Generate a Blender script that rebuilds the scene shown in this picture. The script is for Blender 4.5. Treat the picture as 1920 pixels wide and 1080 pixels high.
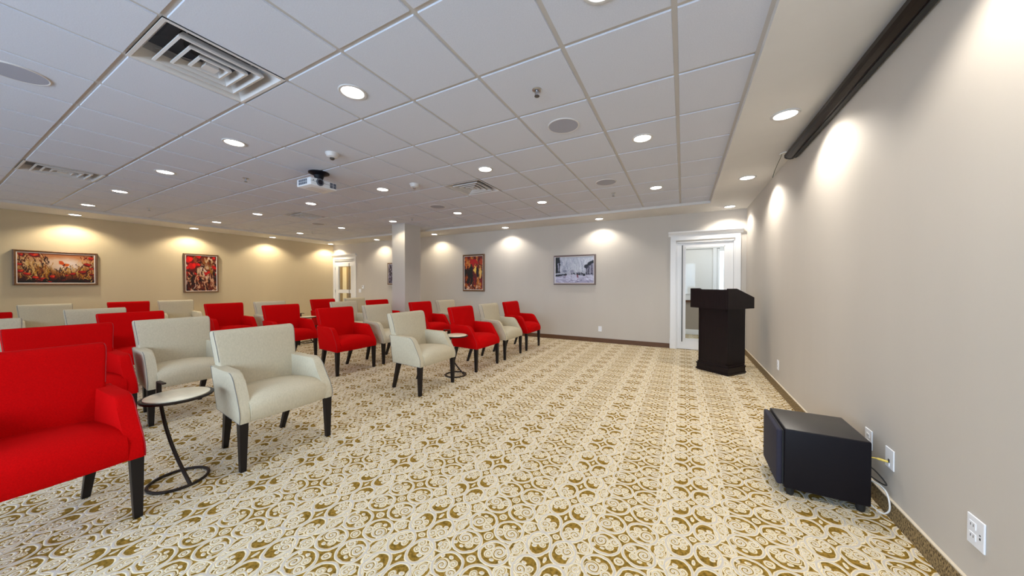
import bpy, bmesh, math, random
import numpy as np
from mathutils import Vector, Matrix
random.seed(7); np.random.seed(7)
PI = math.pi
for o in list(bpy.data.objects): bpy.data.objects.remove(o)
scn = bpy.context.scene
C = scn.collection

# ------------------------------------------------------------------ camera
CAMH = 1.295
cam_data = bpy.data.cameras.new('camera')
cam = bpy.data.objects.new('camera', cam_data); C.objects.link(cam)
cam.location = (0, 0, CAMH)
cam.rotation_euler = (PI/2 - 0.0121, 0, 0.4869)
cam_data.sensor_width = 36.0
cam_data.lens = 604.9/1920*36.0
cam_data.clip_start = 0.02
scn.camera = cam
# ------------------------------------------------------------------ colour management
vs = scn.view_settings
vs.view_transform = 'Standard'; vs.look = 'None'; vs.gamma = 1.0; vs.use_curve_mapping = False
EXPOSURE = 0.55
vs.exposure = EXPOSURE
# ------------------------------------------------------------------ world
w = bpy.data.worlds.new('world'); scn.world = w; w.use_nodes = True
w.node_tree.nodes['Background'].inputs[0].default_value = (0.75, 0.85, 1.0, 1)
w.node_tree.nodes['Background'].inputs[1].default_value = 1.0
# ------------------------------------------------------------------ room numbers
XL, XR, YF, YN = -11.10, 1.03, 7.25, -2.6
ZS, ZC = 2.685, 2.733            # soffit and tile heights
SX0, SX1, SY0, SY1 = -10.20, 0.4115, -1.9, 6.50   # tile field
GX0, GY0, TS = -0.0469, 1.2783, 0.6096
# daylight from the windows behind the camera
WINS = [(-9.4, 1.7), (-7.0, 1.7), (-4.6, 1.7), (-2.2, 1.7), (-0.1, 1.3)]
P_WIN = 62.0
P_SOFFIT = 42.0
P_TILE = 21.0
LAMP_COL = (1.0, 0.935, 0.83)      # downlight tint near the screen wall
LAMP_WARM = (1.0, 0.88, 0.66)      # warmth added to the same downlights at the back, for the tan tone
for i, (wx, ww) in enumerate(WINS):
    l = bpy.data.lights.new('window_daylight', 'AREA'); l.shape = 'RECTANGLE'; l.size = ww; l.size_y = 1.5
    l.energy = P_WIN*(.35, .5, .8, 1.3, 1.6)[i]; l.color = (0.62, 0.78, 1.0)
    lo = bpy.data.objects.new('window_daylight', l); C.objects.link(lo)
    lo.location = (wx, YN-0.13, 1.55); lo.rotation_euler = (-PI/2, 0, PI)
    lo.rotation_euler = Vector((0, 1, -0.12)).to_track_quat('-Z', 'Z').to_euler()

# ================================================================== materials
def newmat(name):
    m = bpy.data.materials.new(name); m.use_nodes = True
    return m, m.node_tree.nodes, m.node_tree.links, m.node_tree.nodes['Principled BSDF']
def mat(name, col, rough=0.6, metal=0.0, noise=0.0, nscale=40.0, bump=0.0, bscale=200.0, spec=0.5, emit=None, estr=0.0, coord='Object', stretch=(1,1,1)):
    m, n, l, b = newmat(name)
    b.inputs['Base Color'].default_value = (*col, 1)
    b.inputs['Roughness'].default_value = rough
    b.inputs['Metallic'].default_value = metal
    b.inputs['Specular IOR Level'].default_value = spec
    if emit:
        b.inputs['Emission Color'].default_value = (*emit, 1); b.inputs['Emission Strength'].default_value = estr
    tc = n.new('ShaderNodeTexCoord'); mp = n.new('ShaderNodeMapping'); mp.inputs['Scale'].default_value = stretch
    l.new(tc.outputs[coord], mp.inputs[0])
    if noise:
        t = n.new('ShaderNodeTexNoise'); t.inputs['Scale'].default_value = nscale; t.inputs['Detail'].default_value = 5
        l.new(mp.outputs[0], t.inputs['Vector'])
        r = n.new('ShaderNodeMapRange'); r.inputs[1].default_value = 0.3; r.inputs[2].default_value = 0.7
        r.inputs[3].default_value = 1-noise; r.inputs[4].default_value = 1+noise
        l.new(t.outputs[0], r.inputs[0])
        mx = n.new('ShaderNodeVectorMath'); mx.operation = 'SCALE'; mx.inputs[0].default_value = col
        l.new(r.outputs[0], mx.inputs['Scale']); l.new(mx.outputs[0], b.inputs['Base Color'])
    if bump:
        t2 = n.new('ShaderNodeTexNoise'); t2.inputs['Scale'].default_value = bscale; t2.inputs['Detail'].default_value = 3
        l.new(mp.outputs[0], t2.inputs['Vector'])
        bp = n.new('ShaderNodeBump'); bp.inputs['Strength'].default_value = bump; bp.inputs['Distance'].default_value = 0.002
        l.new(t2.outputs[0], bp.inputs['Height']); l.new(bp.outputs[0], b.inputs['Normal'])
    return m

M_wall = mat('painted_wall', (0.55, 0.505, 0.45), 0.75, noise=0.02, nscale=3, bump=0.12, bscale=260, stretch=(1,1,0.15))
M_wall_l = mat('painted_wall_warm_light', (0.57, 0.465, 0.30), 0.75, noise=0.02, nscale=3, bump=0.12, bscale=260, stretch=(1,1,0.15))  # same paint as the other walls, warm lamplight put into its colour
M_soffit = mat('soffit_paint', (0.64, 0.62, 0.60), 0.8, noise=0.015, nscale=4)
M_tile = mat('ceiling_tile', (0.57, 0.585, 0.66), 0.95, noise=0.05, nscale=160, bump=0.25, bscale=300)
M_grid = mat('ceiling_grid', (0.50, 0.47, 0.45), 0.5)
M_white = mat('white_trim_paint', (0.82, 0.81, 0.80), 0.35)
M_plate = mat('white_plastic', (0.85, 0.86, 0.90), 0.35)
M_slot = mat('dark_slot', (0.02, 0.02, 0.02), 0.6)
M_basew = mat('brown_wood_base', (0.11, 0.045, 0.014), 0.5, noise=0.25, nscale=9, stretch=(1,1,8))
M_cream = mat('cream_linen', (0.55, 0.485, 0.355), 0.9, noise=0.07, nscale=120, bump=0.35, bscale=420, spec=0.2, stretch=(1,1,.35))
M_red = mat('red_wool', (0.53, 0.0015, 0.002), 0.9, noise=0.10, nscale=160, bump=0.35, bscale=420, spec=0.06)
M_pipe_c = mat('grey_piping', (0.20, 0.19, 0.18), 0.8)
M_pipe_r = mat('dark_red_piping', (0.33, 0.004, 0.007), 0.8)
M_leg = mat('espresso_leg', (0.008, 0.005, 0.005), 0.4, spec=.3)
M_pod = mat('espresso_veneer', (0.008, 0.004, 0.005), 0.4, spec=.25, noise=0.3, nscale=6, stretch=(8,8,.7))
M_podtop = mat('espresso_veneer_top', (0.02, 0.012, 0.011), 0.3)
M_iron = mat('bronze_iron', (0.022, 0.014, 0.010), 0.45, metal=0.6)
M_marble = mat('cream_marble', (0.80, 0.73, 0.55), 0.3, noise=0.13, nscale=9)
M_black = mat('black_vinyl', (0.006, 0.005, 0.008), 0.5, spec=.2, bump=0.1, bscale=500)
M_topv = mat('black_vinyl_lit_top', (0.022, 0.020, 0.020), 0.35)  # same vinyl, light on the upward face put into a paler colour
M_cloth = mat('black_grille_cloth', (0.016, 0.015, 0.032), 0.8, bump=0.4, bscale=900)
M_rub = mat('black_rubber', (0.01, 0.01, 0.01), 0.7)
M_house = mat('dark_brown_case', (0.008, 0.0028, 0.0015), 0.35, spec=.2)
M_metalw = mat('white_enamel', (0.60, 0.57, 0.56), 0.45)
M_duct = mat('dark_duct', (0.01, 0.012, 0.02), 0.7)
M_plenum = mat('grey_plenum', (0.07, 0.08, 0.11), 0.6)
M_chrome = mat('brushed_steel', (0.5, 0.5, 0.52), 0.3, metal=1.0)
M_steel = mat('dark_steel', (0.14, 0.14, 0.14), 0.35, metal=0.9)
M_grille = mat('speaker_grille', (0.34, 0.34, 0.40), 0.8, bump=0.2, bscale=700)
M_ring = mat('light_trim', (0.55, 0.53, 0.52), 0.4)
M_lens = mat('lit_lens', (1, 1, 1), 0.5, emit=(1.0, 0.96, 0.90), estr=6.0)
M_proj = mat('projector_white', (0.72, 0.73, 0.76), 0.4)
M_vent = mat('vent_dark', (0.10, 0.11, 0.14), 0.6)
M_glassd = mat('lens_glass', (0.01, 0.01, 0.02), 0.08)
M_frame = mat('bronze_frame', (0.14, 0.065, 0.026), 0.4, metal=0.15, noise=0.2, nscale=30)
M_frame2 = mat('pewter_frame', (0.20, 0.16, 0.16), 0.35, metal=0.5)
M_lip = mat('silver_lip', (0.75, 0.70, 0.66), 0.3)
M_cabw = mat('white_cable', (0.75, 0.74, 0.72), 0.5)
M_caby = mat('yellow_cable', (0.75, 0.55, 0.10), 0.5)
M_cabg = mat('green_wire', (0.03, 0.05, 0.02), 0.6)
M_room = mat('vestibule_paint', (0.78, 0.77, 0.75), 0.8)
M_taupe = mat('vestibule_taupe', (0.36, 0.30, 0.24), 0.8)
M_yel = mat('hall_yellow_paint', (0.66, 0.52, 0.28), 0.8)
M_brn = mat('hall_brown_door', (0.22, 0.13, 0.04), 0.6)
M_sky = mat('lit_window', (1, 1, 1), 0.5, emit=(0.72, 0.90, 1.0), estr=1.1)
M_base_cap = mat('cream_binding', (0.62, 0.54, 0.42), 0.8)

def thin_glass():
    m = bpy.data.materials.new('clear_glass'); m.use_nodes = True
    n, l = m.node_tree.nodes, m.node_tree.links
    n.clear()
    out = n.new('ShaderNodeOutputMaterial'); mx = n.new('ShaderNodeMixShader')
    tr = n.new('ShaderNodeBsdfTransparent'); tr.inputs[0].default_value = (0.95, 0.97, 0.97, 1)
    gl = n.new('ShaderNodeBsdfGlossy'); gl.inputs['Roughness'].default_value = 0.02
    fr = n.new('ShaderNodeFresnel'); fr.inputs[0].default_value = 1.18
    l.new(fr.outputs[0], mx.inputs[0]); l.new(tr.outputs[0], mx.inputs[1]); l.new(gl.outputs[0], mx.inputs[2])
    l.new(mx.outputs[0], out.inputs[0])
    return m
M_glass = thin_glass()

def art_mat():
    m, n, l, b = newmat('painted_canvas')
    a = n.new('ShaderNodeAttribute'); a.attribute_name = 'paint'
    l.new(a.outputs['Color'], b.inputs['Base Color']); b.inputs['Roughness'].default_value = 0.45
    return m
M_art = art_mat()

# ---- carpet: scroll pattern from distance fields, period 0.618 x 0.31 m
class NX:
    """tiny expression builder for math nodes"""
    def __init__(s, nt): s.nt = nt
    def m(s, op, a, b=None, c=None):
        n = s.nt.nodes.new('ShaderNodeMath'); n.operation = op
        for i, v in enumerate((a, b, c)):
            if v is None: continue
            if isinstance(v, (int, float)): n.inputs[i].default_value = v
            else: s.nt.links.new(v, n.inputs[i])
        return n.outputs[0]
def carpet(name, base=False):
    m, n, l, b = newmat(name)
    X = NX(m.node_tree)
    tc = n.new('ShaderNodeTexCoord'); sp = n.new('ShaderNodeSeparateXYZ')
    # small wobble so the scrolls look woven
    nz = n.new('ShaderNodeTexNoise'); nz.inputs['Scale'].default_value = 22; nz.inputs['Detail'].default_value = 2
    l.new(tc.outputs['Object'], nz.inputs['Vector'])
    off = n.new('ShaderNodeVectorMath'); off.operation = 'MULTIPLY_ADD'
    off.inputs[1].default_value = (0.014, 0.014, 0); l.new(nz.outputs['Color'], off.inputs[0]); l.new(tc.outputs['Object'], off.inputs[2])
    l.new(off.outputs[0], sp.inputs[0])
    x = X.m('SUBTRACT', sp.outputs[0], 0.052 + 0.007); y = X.m('SUBTRACT', sp.outputs[1], 2.016 + 0.007)
    PX, PY = 0.618, 0.31
    u = X.m('ABSOLUTE', X.m('SUBTRACT', X.m('FLOORED_MODULO', X.m('ADD', x, PX/2), PX), PX/2))       # 0..0.309
    va0 = X.m('SUBTRACT', X.m('FLOORED_MODULO', X.m('ADD', y, PY/2), PY), PY/2)
    vb0 = X.m('SUBTRACT', X.m('FLOORED_MODULO', y, PY), PY/2)
    va = X.m('ABSOLUTE', va0); vb = X.m('ABSOLUTE', vb0)
    ub = X.m('SUBTRACT', PX/2, u)
    def ell(px, py, cx, cy, rx, ry):
        dx = X.m('DIVIDE', X.m('SUBTRACT', px, cx), rx); dy = X.m('DIVIDE', X.m('SUBTRACT', py, cy), ry)
        r = X.m('SQRT', X.m('ADD', X.m('MULTIPLY', dx, dx), X.m('MULTIPLY', dy, dy)))
        return X.m('MULTIPLY', X.m('SUBTRACT', r, 1.0), min(rx, ry))
    def ring(px, py, cx, cy, rx, ry, wd):
        return X.m('SUBTRACT', X.m('ABSOLUTE', ell(px, py, cx, cy, rx, ry)), wd)
    def spiral(px, py, cx, cy, R, p, wd, sgn, ph):
        dx = X.m('SUBTRACT', px, cx); dy = X.m('SUBTRACT', py, cy)
        r = X.m('SQRT', X.m('ADD', X.m('MULTIPLY', dx, dx), X.m('MULTIPLY', dy, dy)))
        th = X.m('MULTIPLY', X.m('ARCTAN2', dy, dx), sgn/(2*PI))
        f = X.m('ABSOLUTE', X.m('SUBTRACT', X.m('FRACT', X.m('ADD', X.m('ADD', X.m('DIVIDE', r, p), th), ph+2.0)), .5))
        return X.m('MAXIMUM', X.m('SUBTRACT', X.m('MULTIPLY', f, p), wd), X.m('SUBTRACT', r, R))
    D = []
    A = (u, va); B = (ub, vb)
    # column A: four big rings round each star with scrolls inside
    D += [ring(*A, .063, .0785, .058, .073, .0078), spiral(*A, .082, .096, .034, .0175, .0064, 1, .25), spiral(*A, .040, .116, .025, .0150, .0056, -1, .1),
          spiral(*A, .044, .078, .019, .013, .0050, 1, .6), ell(*A, .078, .056, .013, .010), ell(*A, .0, .0, .008, .018)]
    # column B
    D += [ring(*B, .079, .078, .072, .069, .0078), spiral(*B, .100, .090, .038, .0190, .0070, -1, .2), spiral(*B, .040, .106, .027, .0155, .0058, 1, .3),
          spiral(*B, .056, .062, .021, .013, .0052, -1, .5), ell(*B, .128, .048, .011, .010), ell(*B, .086, .040, .012, .009), spiral(*B, .0, .0, .022, .015, .0055, 1, .2)]
    # fillers between the columns
    D += [spiral(u, va, .142, .014, .026, .0145, .0058, 1, .2), spiral(u, va, .148, .144, .024, .0145, .0056, -1, .4), ell(u, va, .122, .150, .010, .012),
          spiral(u, va, .178, .040, .018, .0135, .0052, 1, .7), ring(u, va, .125, .155, .056, .040, .0052), ring(ub, vb, .162, .155, .040, .056, .0055),
          ell(u, va, .200, .010, .014, .008), spiral(*B, .0, .155, .026, .0160, .0056, 1, .1), spiral(*A, .0, .155, .018, .013, .0048, -1, .3),
          ring(u, va, .126, .02, .026, .070, .0050), spiral(u, va, .136, .070, .020, .0140, .0052, -1, .9)]
    d = D[0]
    for e in D[1:]: d = X.m('MINIMUM', d, e)
    # d < 0 inside the cream pile
    mr = n.new('ShaderNodeMapRange'); mr.inputs[1].default_value = 0.0012; mr.inputs[2].default_value = -0.0008
    l.new(d, mr.inputs[0])
    edge = n.new('ShaderNodeMapRange'); edge.inputs[1].default_value = -0.0015; edge.inputs[2].default_value = -0.0055
    l.new(d, edge.inputs[0])
    cream = n.new('ShaderNodeMix'); cream.data_type = 'RGBA'
    cream.inputs['A'].default_value = (0.82, 0.70, 0.46, 1); cream.inputs['B'].default_value = (0.56, 0.51, 0.455, 1)
    l.new(edge.outputs[0], cream.inputs['Factor'])
    fine = n.new('ShaderNodeTexNoise'); fine.inputs['Scale'].default_value = 380; fine.inputs['Detail'].default_value = 3
    l.new(tc.outputs['Object'], fine.inputs['Vector'])
    fm = n.new('ShaderNodeMapRange'); fm.inputs[1].default_value = .3; fm.inputs[2].default_value = .7; fm.inputs[3].default_value = .82; fm.inputs[4].default_value = 1.18
    l.new(fine.outputs[0], fm.inputs[0])
    gold = n.new('ShaderNodeTexNoise'); gold.inputs['Scale'].default_value = 60; l.new(tc.outputs['Object'], gold.inputs['Vector'])
    gr = n.new('ShaderNodeValToRGB'); l.new(gold.outputs[0], gr.inputs[0])
    gr.color_ramp.elements[0].position = .35; gr.color_ramp.elements[0].color = (0.15, 0.090, 0.014, 1)
    gr.color_ramp.elements[1].position = .65; gr.color_ramp.elements[1].color = (0.34, 0.200, 0.036, 1)
    mx = n.new('ShaderNodeMix'); mx.data_type = 'RGBA'
    l.new(mr.outputs[0], mx.inputs['Factor']); l.new(gr.outputs[0], mx.inputs['A']); l.new(cream.outputs['Result'], mx.inputs['B'])
    sc = n.new('ShaderNodeVectorMath'); sc.operation = 'SCALE'
    l.new(mx.outputs['Result'], sc.inputs[0]); l.new(fm.outputs[0], sc.inputs['Scale'])
    l.new(sc.outputs[0], b.inputs['Base Color'])
    b.inputs['Roughness'].default_value = 0.95; b.inputs['Specular IOR Level'].default_value = 0.1
    hm = n.new('ShaderNodeMapRange'); hm.inputs[1].default_value = 0.002; hm.inputs[2].default_value = -0.005
    l.new(d, hm.inputs[0])
    ha = X.m('ADD', hm.outputs[0], X.m('MULTIPLY', fine.outputs[0], 0.35))
    bp = n.new('ShaderNodeBump'); bp.inputs['Strength'].default_value = 0.9; bp.inputs['Distance'].default_value = 0.003
    l.new(ha, bp.inputs['Height']); l.new(bp.outputs[0], b.inputs['Normal'])
    return m
M_carpet = carpet('scroll_carpet')
def base_carpet():
    m, n, l, b = newmat('gold_carpet_base')
    tc = n.new('ShaderNodeTexCoord'); mp = n.new('ShaderNodeMapping'); mp.inputs['Scale'].default_value = (1, 1, .45)
    l.new(tc.outputs['Object'], mp.inputs[0])
    t = n.new('ShaderNodeTexNoise'); t.inputs['Scale'].default_value = 170; t.inputs['Detail'].default_value = 3; l.new(mp.outputs[0], t.inputs['Vector'])
    r = n.new('ShaderNodeValToRGB'); l.new(t.outputs[0], r.inputs[0])
    r.color_ramp.elements[0].position = .40; r.color_ramp.elements[0].color = (0.07, 0.042, 0.014, 1)
    r.color_ramp.elements[1].position = .56; r.color_ramp.elements[1].color = (0.36, 0.25, 0.11, 1)
    l.new(r.outputs[0], b.inputs['Base Color']); b.inputs['Roughness'].default_value = .95
    return m
M_base = base_carpet()

# ================================================================== mesh helpers
def obj(name, bm, m, parent=None, smooth=None, loc=None):
    me = bpy.data.meshes.new(name)
    bmesh.ops.recalc_face_normals(bm, faces=bm.faces)
    bm.to_mesh(me); bm.free()
    for mm in (m if isinstance(m, (list, tuple)) else [m]): me.materials.append(mm)
    if smooth is not None:
        me.shade_smooth() if smooth is True else me.shade_smooth()
        if smooth is not True:
            me.set_sharp_from_angle(angle=math.radians(smooth))
    o = bpy.data.objects.new(name, me); C.objects.link(o)
    if parent: o.parent = parent
    if loc: o.location = loc
    return o
def box(bm, x0, x1, y0, y1, z0, z1, bev=0.0, seg=2, mi=0):
    r = bmesh.ops.create_cube(bm, size=1.0)
    vs_ = r['verts']
    for v in vs_:
        v.co = Vector(((x0+x1)/2 + v.co.x*(x1-x0), (y0+y1)/2 + v.co.y*(y1-y0), (z0+z1)/2 + v.co.z*(z1-z0)))
    fs = set(f for v in vs_ for f in v.link_faces)
    for f in fs: f.material_index = mi
    if bev:
        es = set(e for v in vs_ for e in v.link_edges)
        bmesh.ops.bevel(bm, geom=list(es), offset=bev, segments=seg, affect='EDGES', profile=0.5)
    return vs_
def tube(bm, pts, r, n=8, mi=0, closed=False):
    pts = [Vector(p) for p in pts]; rings = []
    up = Vector((0, 0, 1)); prev = None
    N = len(pts)
    for i, p in enumerate(pts):
        if closed: t = pts[(i+1) % N] - pts[i-1]
        else: t = pts[min(i+1, N-1)] - pts[max(i-1, 0)]
        t.normalize()
        if prev is None:
            a = t.cross(up)
            if a.length < 1e-3: a = t.cross(Vector((1, 0, 0)))
            a.normalize()
        else:
            a = prev - t*prev.dot(t); a.normalize()
        prev = a; b2 = t.cross(a)
        rr = r[i] if isinstance(r, (list, tuple)) else r
        rings.append([bm.verts.new(p + (a*math.cos(2*PI*k/n) + b2*math.sin(2*PI*k/n))*rr) for k in range(n)])
    R = range(N if closed else N-1)
    for i in R:
        A, B = rings[i], rings[(i+1) % N]
        for k in range(n):
            f = bm.faces.new((A[k], A[(k+1) % n], B[(k+1) % n], B[k])); f.material_index = mi
    if not closed:
        for q in (rings[0], rings[-1]):
            f = bm.faces.new(q); f.material_index = mi
def lathe(bm, prof, n=32, c=(0, 0, 0), mi=0, caps=True):
    """prof: list of (r, z)"""
    rings = []
    for (r, z) in prof:
        rings.append([bm.verts.new((c[0]+r*math.cos(2*PI*k/n), c[1]+r*math.sin(2*PI*k/n), c[2]+z)) for k in range(n)])
    for A, B in zip(rings, rings[1:]):
        for k in range(n):
            f = bm.faces.new((A[k], A[(k+1) % n], B[(k+1) % n], B[k])); f.material_index = mi
    if caps:
        for q in (rings[0], rings[-1]):
            f = bm.faces.new(q); f.material_index = mi
def prism(bm, poly, y0, y1, axis='y', mi=0, bev=0, seg=2):
    """poly: (a,b) points, extruded along axis"""
    def P(a, b, t):
        return {'y': (a, t, b), 'x': (t, a, b), 'z': (a, b, t)}[axis]
    A = [bm.verts.new(P(a, b, y0)) for a, b in poly]; B = [bm.verts.new(P(a, b, y1)) for a, b in poly]
    n = len(poly); fs = [bm.faces.new(A), bm.faces.new(B[::-1])]
    for k in range(n): fs.append(bm.faces.new((A[k], B[k], B[(k+1) % n], A[(k+1) % n])))
    for f in fs: f.material_index = mi
    if bev:
        bmesh.ops.bevel(bm, geom=list(set(e for f in fs for e in f.edges)), offset=bev, segments=seg, affect='EDGES', profile=.5)
def taper(bm, x0, y0, s0, z0, x1, y1, s1, z1, bev=.003):
    A = [bm.verts.new((x0+a*s0, y0+b*s0, z0)) for a, b in ((-.5, -.5), (.5, -.5), (.5, .5), (-.5, .5))]
    B = [bm.verts.new((x1+a*s1, y1+b*s1, z1)) for a, b in ((-.5, -.5), (.5, -.5), (.5, .5), (-.5, .5))]
    fs = [bm.faces.new(A), bm.faces.new(B[::-1])] + [bm.faces.new((A[k], B[k], B[(k+1) % 4], A[(k+1) % 4])) for k in range(4)]
    if bev: bmesh.ops.bevel(bm, geom=list(set(e for f in fs for e in f.edges)), offset=bev, segments=2, affect='EDGES', profile=.5)
def smoothpts(P, n=8):
    P = [Vector(p) for p in P]; out = []
    for i in range(len(P)-1):
        p0, p1, p2, p3 = P[max(i-1, 0)], P[i], P[i+1], P[min(i+2, len(P)-1)]
        for k in range(n):
            t_ = k/n; out.append(.5*((2*p1)+(-p0+p2)*t_+(2*p0-5*p1+4*p2-p3)*t_*t_+(-p0+3*p1-3*p2+p3)*t_**3))
    return out+[P[-1]]
def BM(): return bmesh.new()
def thing(name, label, cat, loc=(0, 0, 0), rotz=0, group=None):
    o = bpy.data.objects.new(name, None); C.objects.link(o); o.empty_display_size = .1
    o.location = loc; o.rotation_euler = (0, 0, rotz); o['label'] = label; o['category'] = cat
    if group: o['group'] = group
    return o
def tag(o, label, cat, group=None):
    o['label'] = label; o['category'] = cat
    if group: o['group'] = group
    return o
def struct(o): o['kind'] = 'structure'; return o
def dup(root, loc, rotz, label, group=None):
    r = root.copy(); C.objects.link(r); r.location = loc; r.rotation_euler = (0, 0, rotz); r['label'] = label
    if group: r['group'] = group
    for ch in list(root.children):
        c = ch.copy(); C.objects.link(c); c.parent = r
        for g in ch.children:
            d = g.copy(); C.objects.link(d); d.parent = c
    return r

# ================================================================== the room
bm = BM(); box(bm, XL-.1, XR+.1, YN-.15, YF+.06, -.05, 0)
struct(obj('floor', bm, M_carpet))
# tile ceiling: grid plane with protruding tegular tiles
DIFF = [(-2.79, .974), (-2.79, 4.022), (-7.058, .974), (-7.058, 4.022)]
bm = BM()
box(bm, SX0-.02, SX1+.02, SY0-.02, SY1+.02, ZC+.006, ZC+.03, mi=1)
# cut-outs are made by building the grid plane from strips instead of one sheet
bm.free(); bm = BM()
xs = [SX1]; i = 0
while GX0 - i*TS > SX0: xs.append(GX0 - i*TS); i += 1
xs.append(SX0)
ys = [SY0]; j0 = math.floor((SY0-GY0)/TS)+1
ys += [GY0 + j*TS for j in range(j0, 40) if GY0 + j*TS < SY1-.02]; ys.append(SY1)
for a in range(len(xs)-1):
    for b in range(len(ys)-1):
        x1, x0, y0, y1 = xs[a], xs[a+1], ys[b], ys[b+1]
        cx, cy = (x0+x1)/2, (y0+y1)/2
        if any(abs(cx-dx) < .2 and abs(cy-dy) < .2 for dx, dy in DIFF): continue
        f = bm.faces.new([bm.verts.new(p) for p in ((x0, y0, ZC+.007), (x0, y1, ZC+.007), (x1, y1, ZC+.007), (x1, y0, ZC+.007))]); f.material_index = 1
        g = .014
        if x1-x0 < .05 or y1-y0 < .05: continue
        A = [bm.verts.new(p) for p in ((x0+g, y0+g, ZC+.007), (x0+g, y1-g, ZC+.007), (x1-g, y1-g, ZC+.007), (x1-g, y0+g, ZC+.007))]
        h = g + .002
        B = [bm.verts.new(p) for p in ((x0+h, y0+h, ZC-.002), (x0+h, y1-h, ZC-.002), (x1-h, y1-h, ZC-.002), (x1-h, y0+h, ZC-.002))]
        bm.faces.new(B)
        for k in range(4): bm.faces.new((A[k], A[(k+1) % 4], B[(k+1) % 4], B[k]))
box(bm, XL, XR, YN, YF, ZC+.30, ZC+.34, mi=1)
struct(obj('ceiling', bm, [M_tile, M_grid]))
# plasterboard soffit round the tile field, with a small angle trim
bm = BM()
for (a, b, c, d) in ((XL, SX0, YN, YF), (SX1, XR, YN, YF), (SX0, SX1, YN, SY0), (SX0, SX1, SY1, YF)):
    box(bm, a, b, c, d, ZS, ZC+.30)
struct(obj('trim_1', bm, M_soffit))
bm = BM()
t = .022
for (a, b, c, d) in ((SX0, SX0+t, SY0, SY1), (SX1-t, SX1, SY0, SY1), (SX0, SX1, SY0, SY0+t), (SX0, SX1, SY1-t, SY1)):
    box(bm, a, b, c, d, ZC-.004, ZC+.004)
struct(obj('trim_2', bm, M_grid))
# walls
ZT = ZC+.30
bm = BM(); box(bm, XR, XR+.12, YN-.15, YF+.15, 0, ZT); struct(obj('wall_right', bm, M_wall))
bm = BM(); box(bm, XL-.12, XL, YN-.15, YF+.15, 0, ZT); struct(obj('wall_left', bm, M_wall_l))
D1 = (-.125, .855, 2.125)   # door opening 1 x0 x1 top
D2 = (-11.02, -9.95, 2.125)
bm = BM()
for (a, b, c, d) in ((XL, D2[0], 0, ZT), (D2[0], D2[1], D2[2], ZT), (D2[1], D1[0], 0, ZT), (D1[0], D1[1], D1[2], ZT), (D1[1], XR, 0, ZT)):
    box(bm, a, b, YF, YF+.12, c, d)
struct(obj('wall_far', bm, M_wall))
bm = BM()
wz0, wz1 = .8, 2.3
edges = sorted([(wx-ww/2, wx+ww/2) for wx, ww in WINS])
x = XL
for a, b in edges:
    box(bm, x, a, YN-.12, YN, 0, ZT); box(bm, a, b, YN-.12, YN, 0, wz0); box(bm, a, b, YN-.12, YN, wz1, ZT); x = b
box(bm, x, XR, YN-.12, YN, 0, ZT)
struct(obj('wall_near', bm, M_wall))
for i, (a, b) in enumerate(edges):
    bm = BM(); s = .05
    box(bm, a, a+s, YN-.08, YN+.02, wz0, wz1); box(bm, b-s, b, YN-.08, YN+.02, wz0, wz1)
    box(bm, a, b, YN-.08, YN+.02, wz0, wz0+s); box(bm, a, b, YN-.08, YN+.02, wz1-s, wz1); box(bm, (a+b)/2-.02, (a+b)/2+.02, YN-.07, YN, wz0, wz1)
    wo = struct(obj('window_%d' % (i+1), bm, M_white))
    bm = BM(); box(bm, a+s, b-s, YN-.045, YN-.04, wz0+s, wz1-s); obj('pane', bm, M_glass, wo)
# pillar
bm = BM(); box(bm, -6.245, -5.82, 5.57, 6.09, 0, ZC+.02, bev=.004, seg=1)
o = obj('pillar', bm, M_wall); tag(o, 'square beige pillar rising to the tiled ceiling among the back chairs', 'pillar')
# baseboards
bm = BM()
for a, b in ((-9.845, -.225),): box(bm, a, b, YF-.014, YF, 0, .095, bev=.003, seg=1)
struct(obj('baseboard_far', bm, M_basew))
bm = BM(); box(bm, XR-.012, XR, YN, YF, 0, .10); box(bm, XR-.014, XR, YN, YF, .10, .106, mi=1)
struct(obj('baseboard_right', bm, [M_base, M_base_cap]))
bm = BM(); box(bm, XL, XL+.014, YN, YF, 0, .095, bev=.003, seg=1); struct(obj('baseboard_left', bm, M_basew))

# ------------------------------------------------------------------ door 1 (right, beside the podium)
def casing(x0, x1, o0, o1, top, name, crown=True):
    """outer x0..x1, opening o0..o1"""
    bm = BM()
    for a, b in ((x0, o0), (o1, x1)):
        box(bm, a, b, YF-.022, YF+.0, .0, top+.035, bev=.003, seg=1)
        box(bm, a-.004, b+.004 if b < o1 else b, YF-.028, YF, 0, .20, bev=.003, seg=1)
    # jambs
    box(bm, o0, o0+.02, YF-.02, YF+.12, 0, top); box(bm, o1-.02, o1, YF-.02, YF+.12, 0, top); box(bm, o0, o1, YF-.02, YF+.12, top-.015, top+.005)
    # frieze and stepped cornice
    box(bm, x0, x1, YF-.024, YF, top+.035, top+.05, bev=.003, seg=1)
    box(bm, x0+.004, x1-.004, YF-.018, YF, top+.045, top+.125)
    prism(bm, [(YF, top+.12), (YF-.022, top+.12), (YF-.030, top+.145), (YF-.055, top+.165), (YF-.075, top+.185), (YF-.080, top+.205), (YF, top+.205)], x0-.035, x1+.035, axis='x')
    return struct(obj(name, bm, M_white))
casing(-.225, .945, D1[0], D1[1], D1[2]-.0, 'trim_3')
casing(-11.095, -9.86, D2[0], D2[1], D2[2], 'trim_4')
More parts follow.
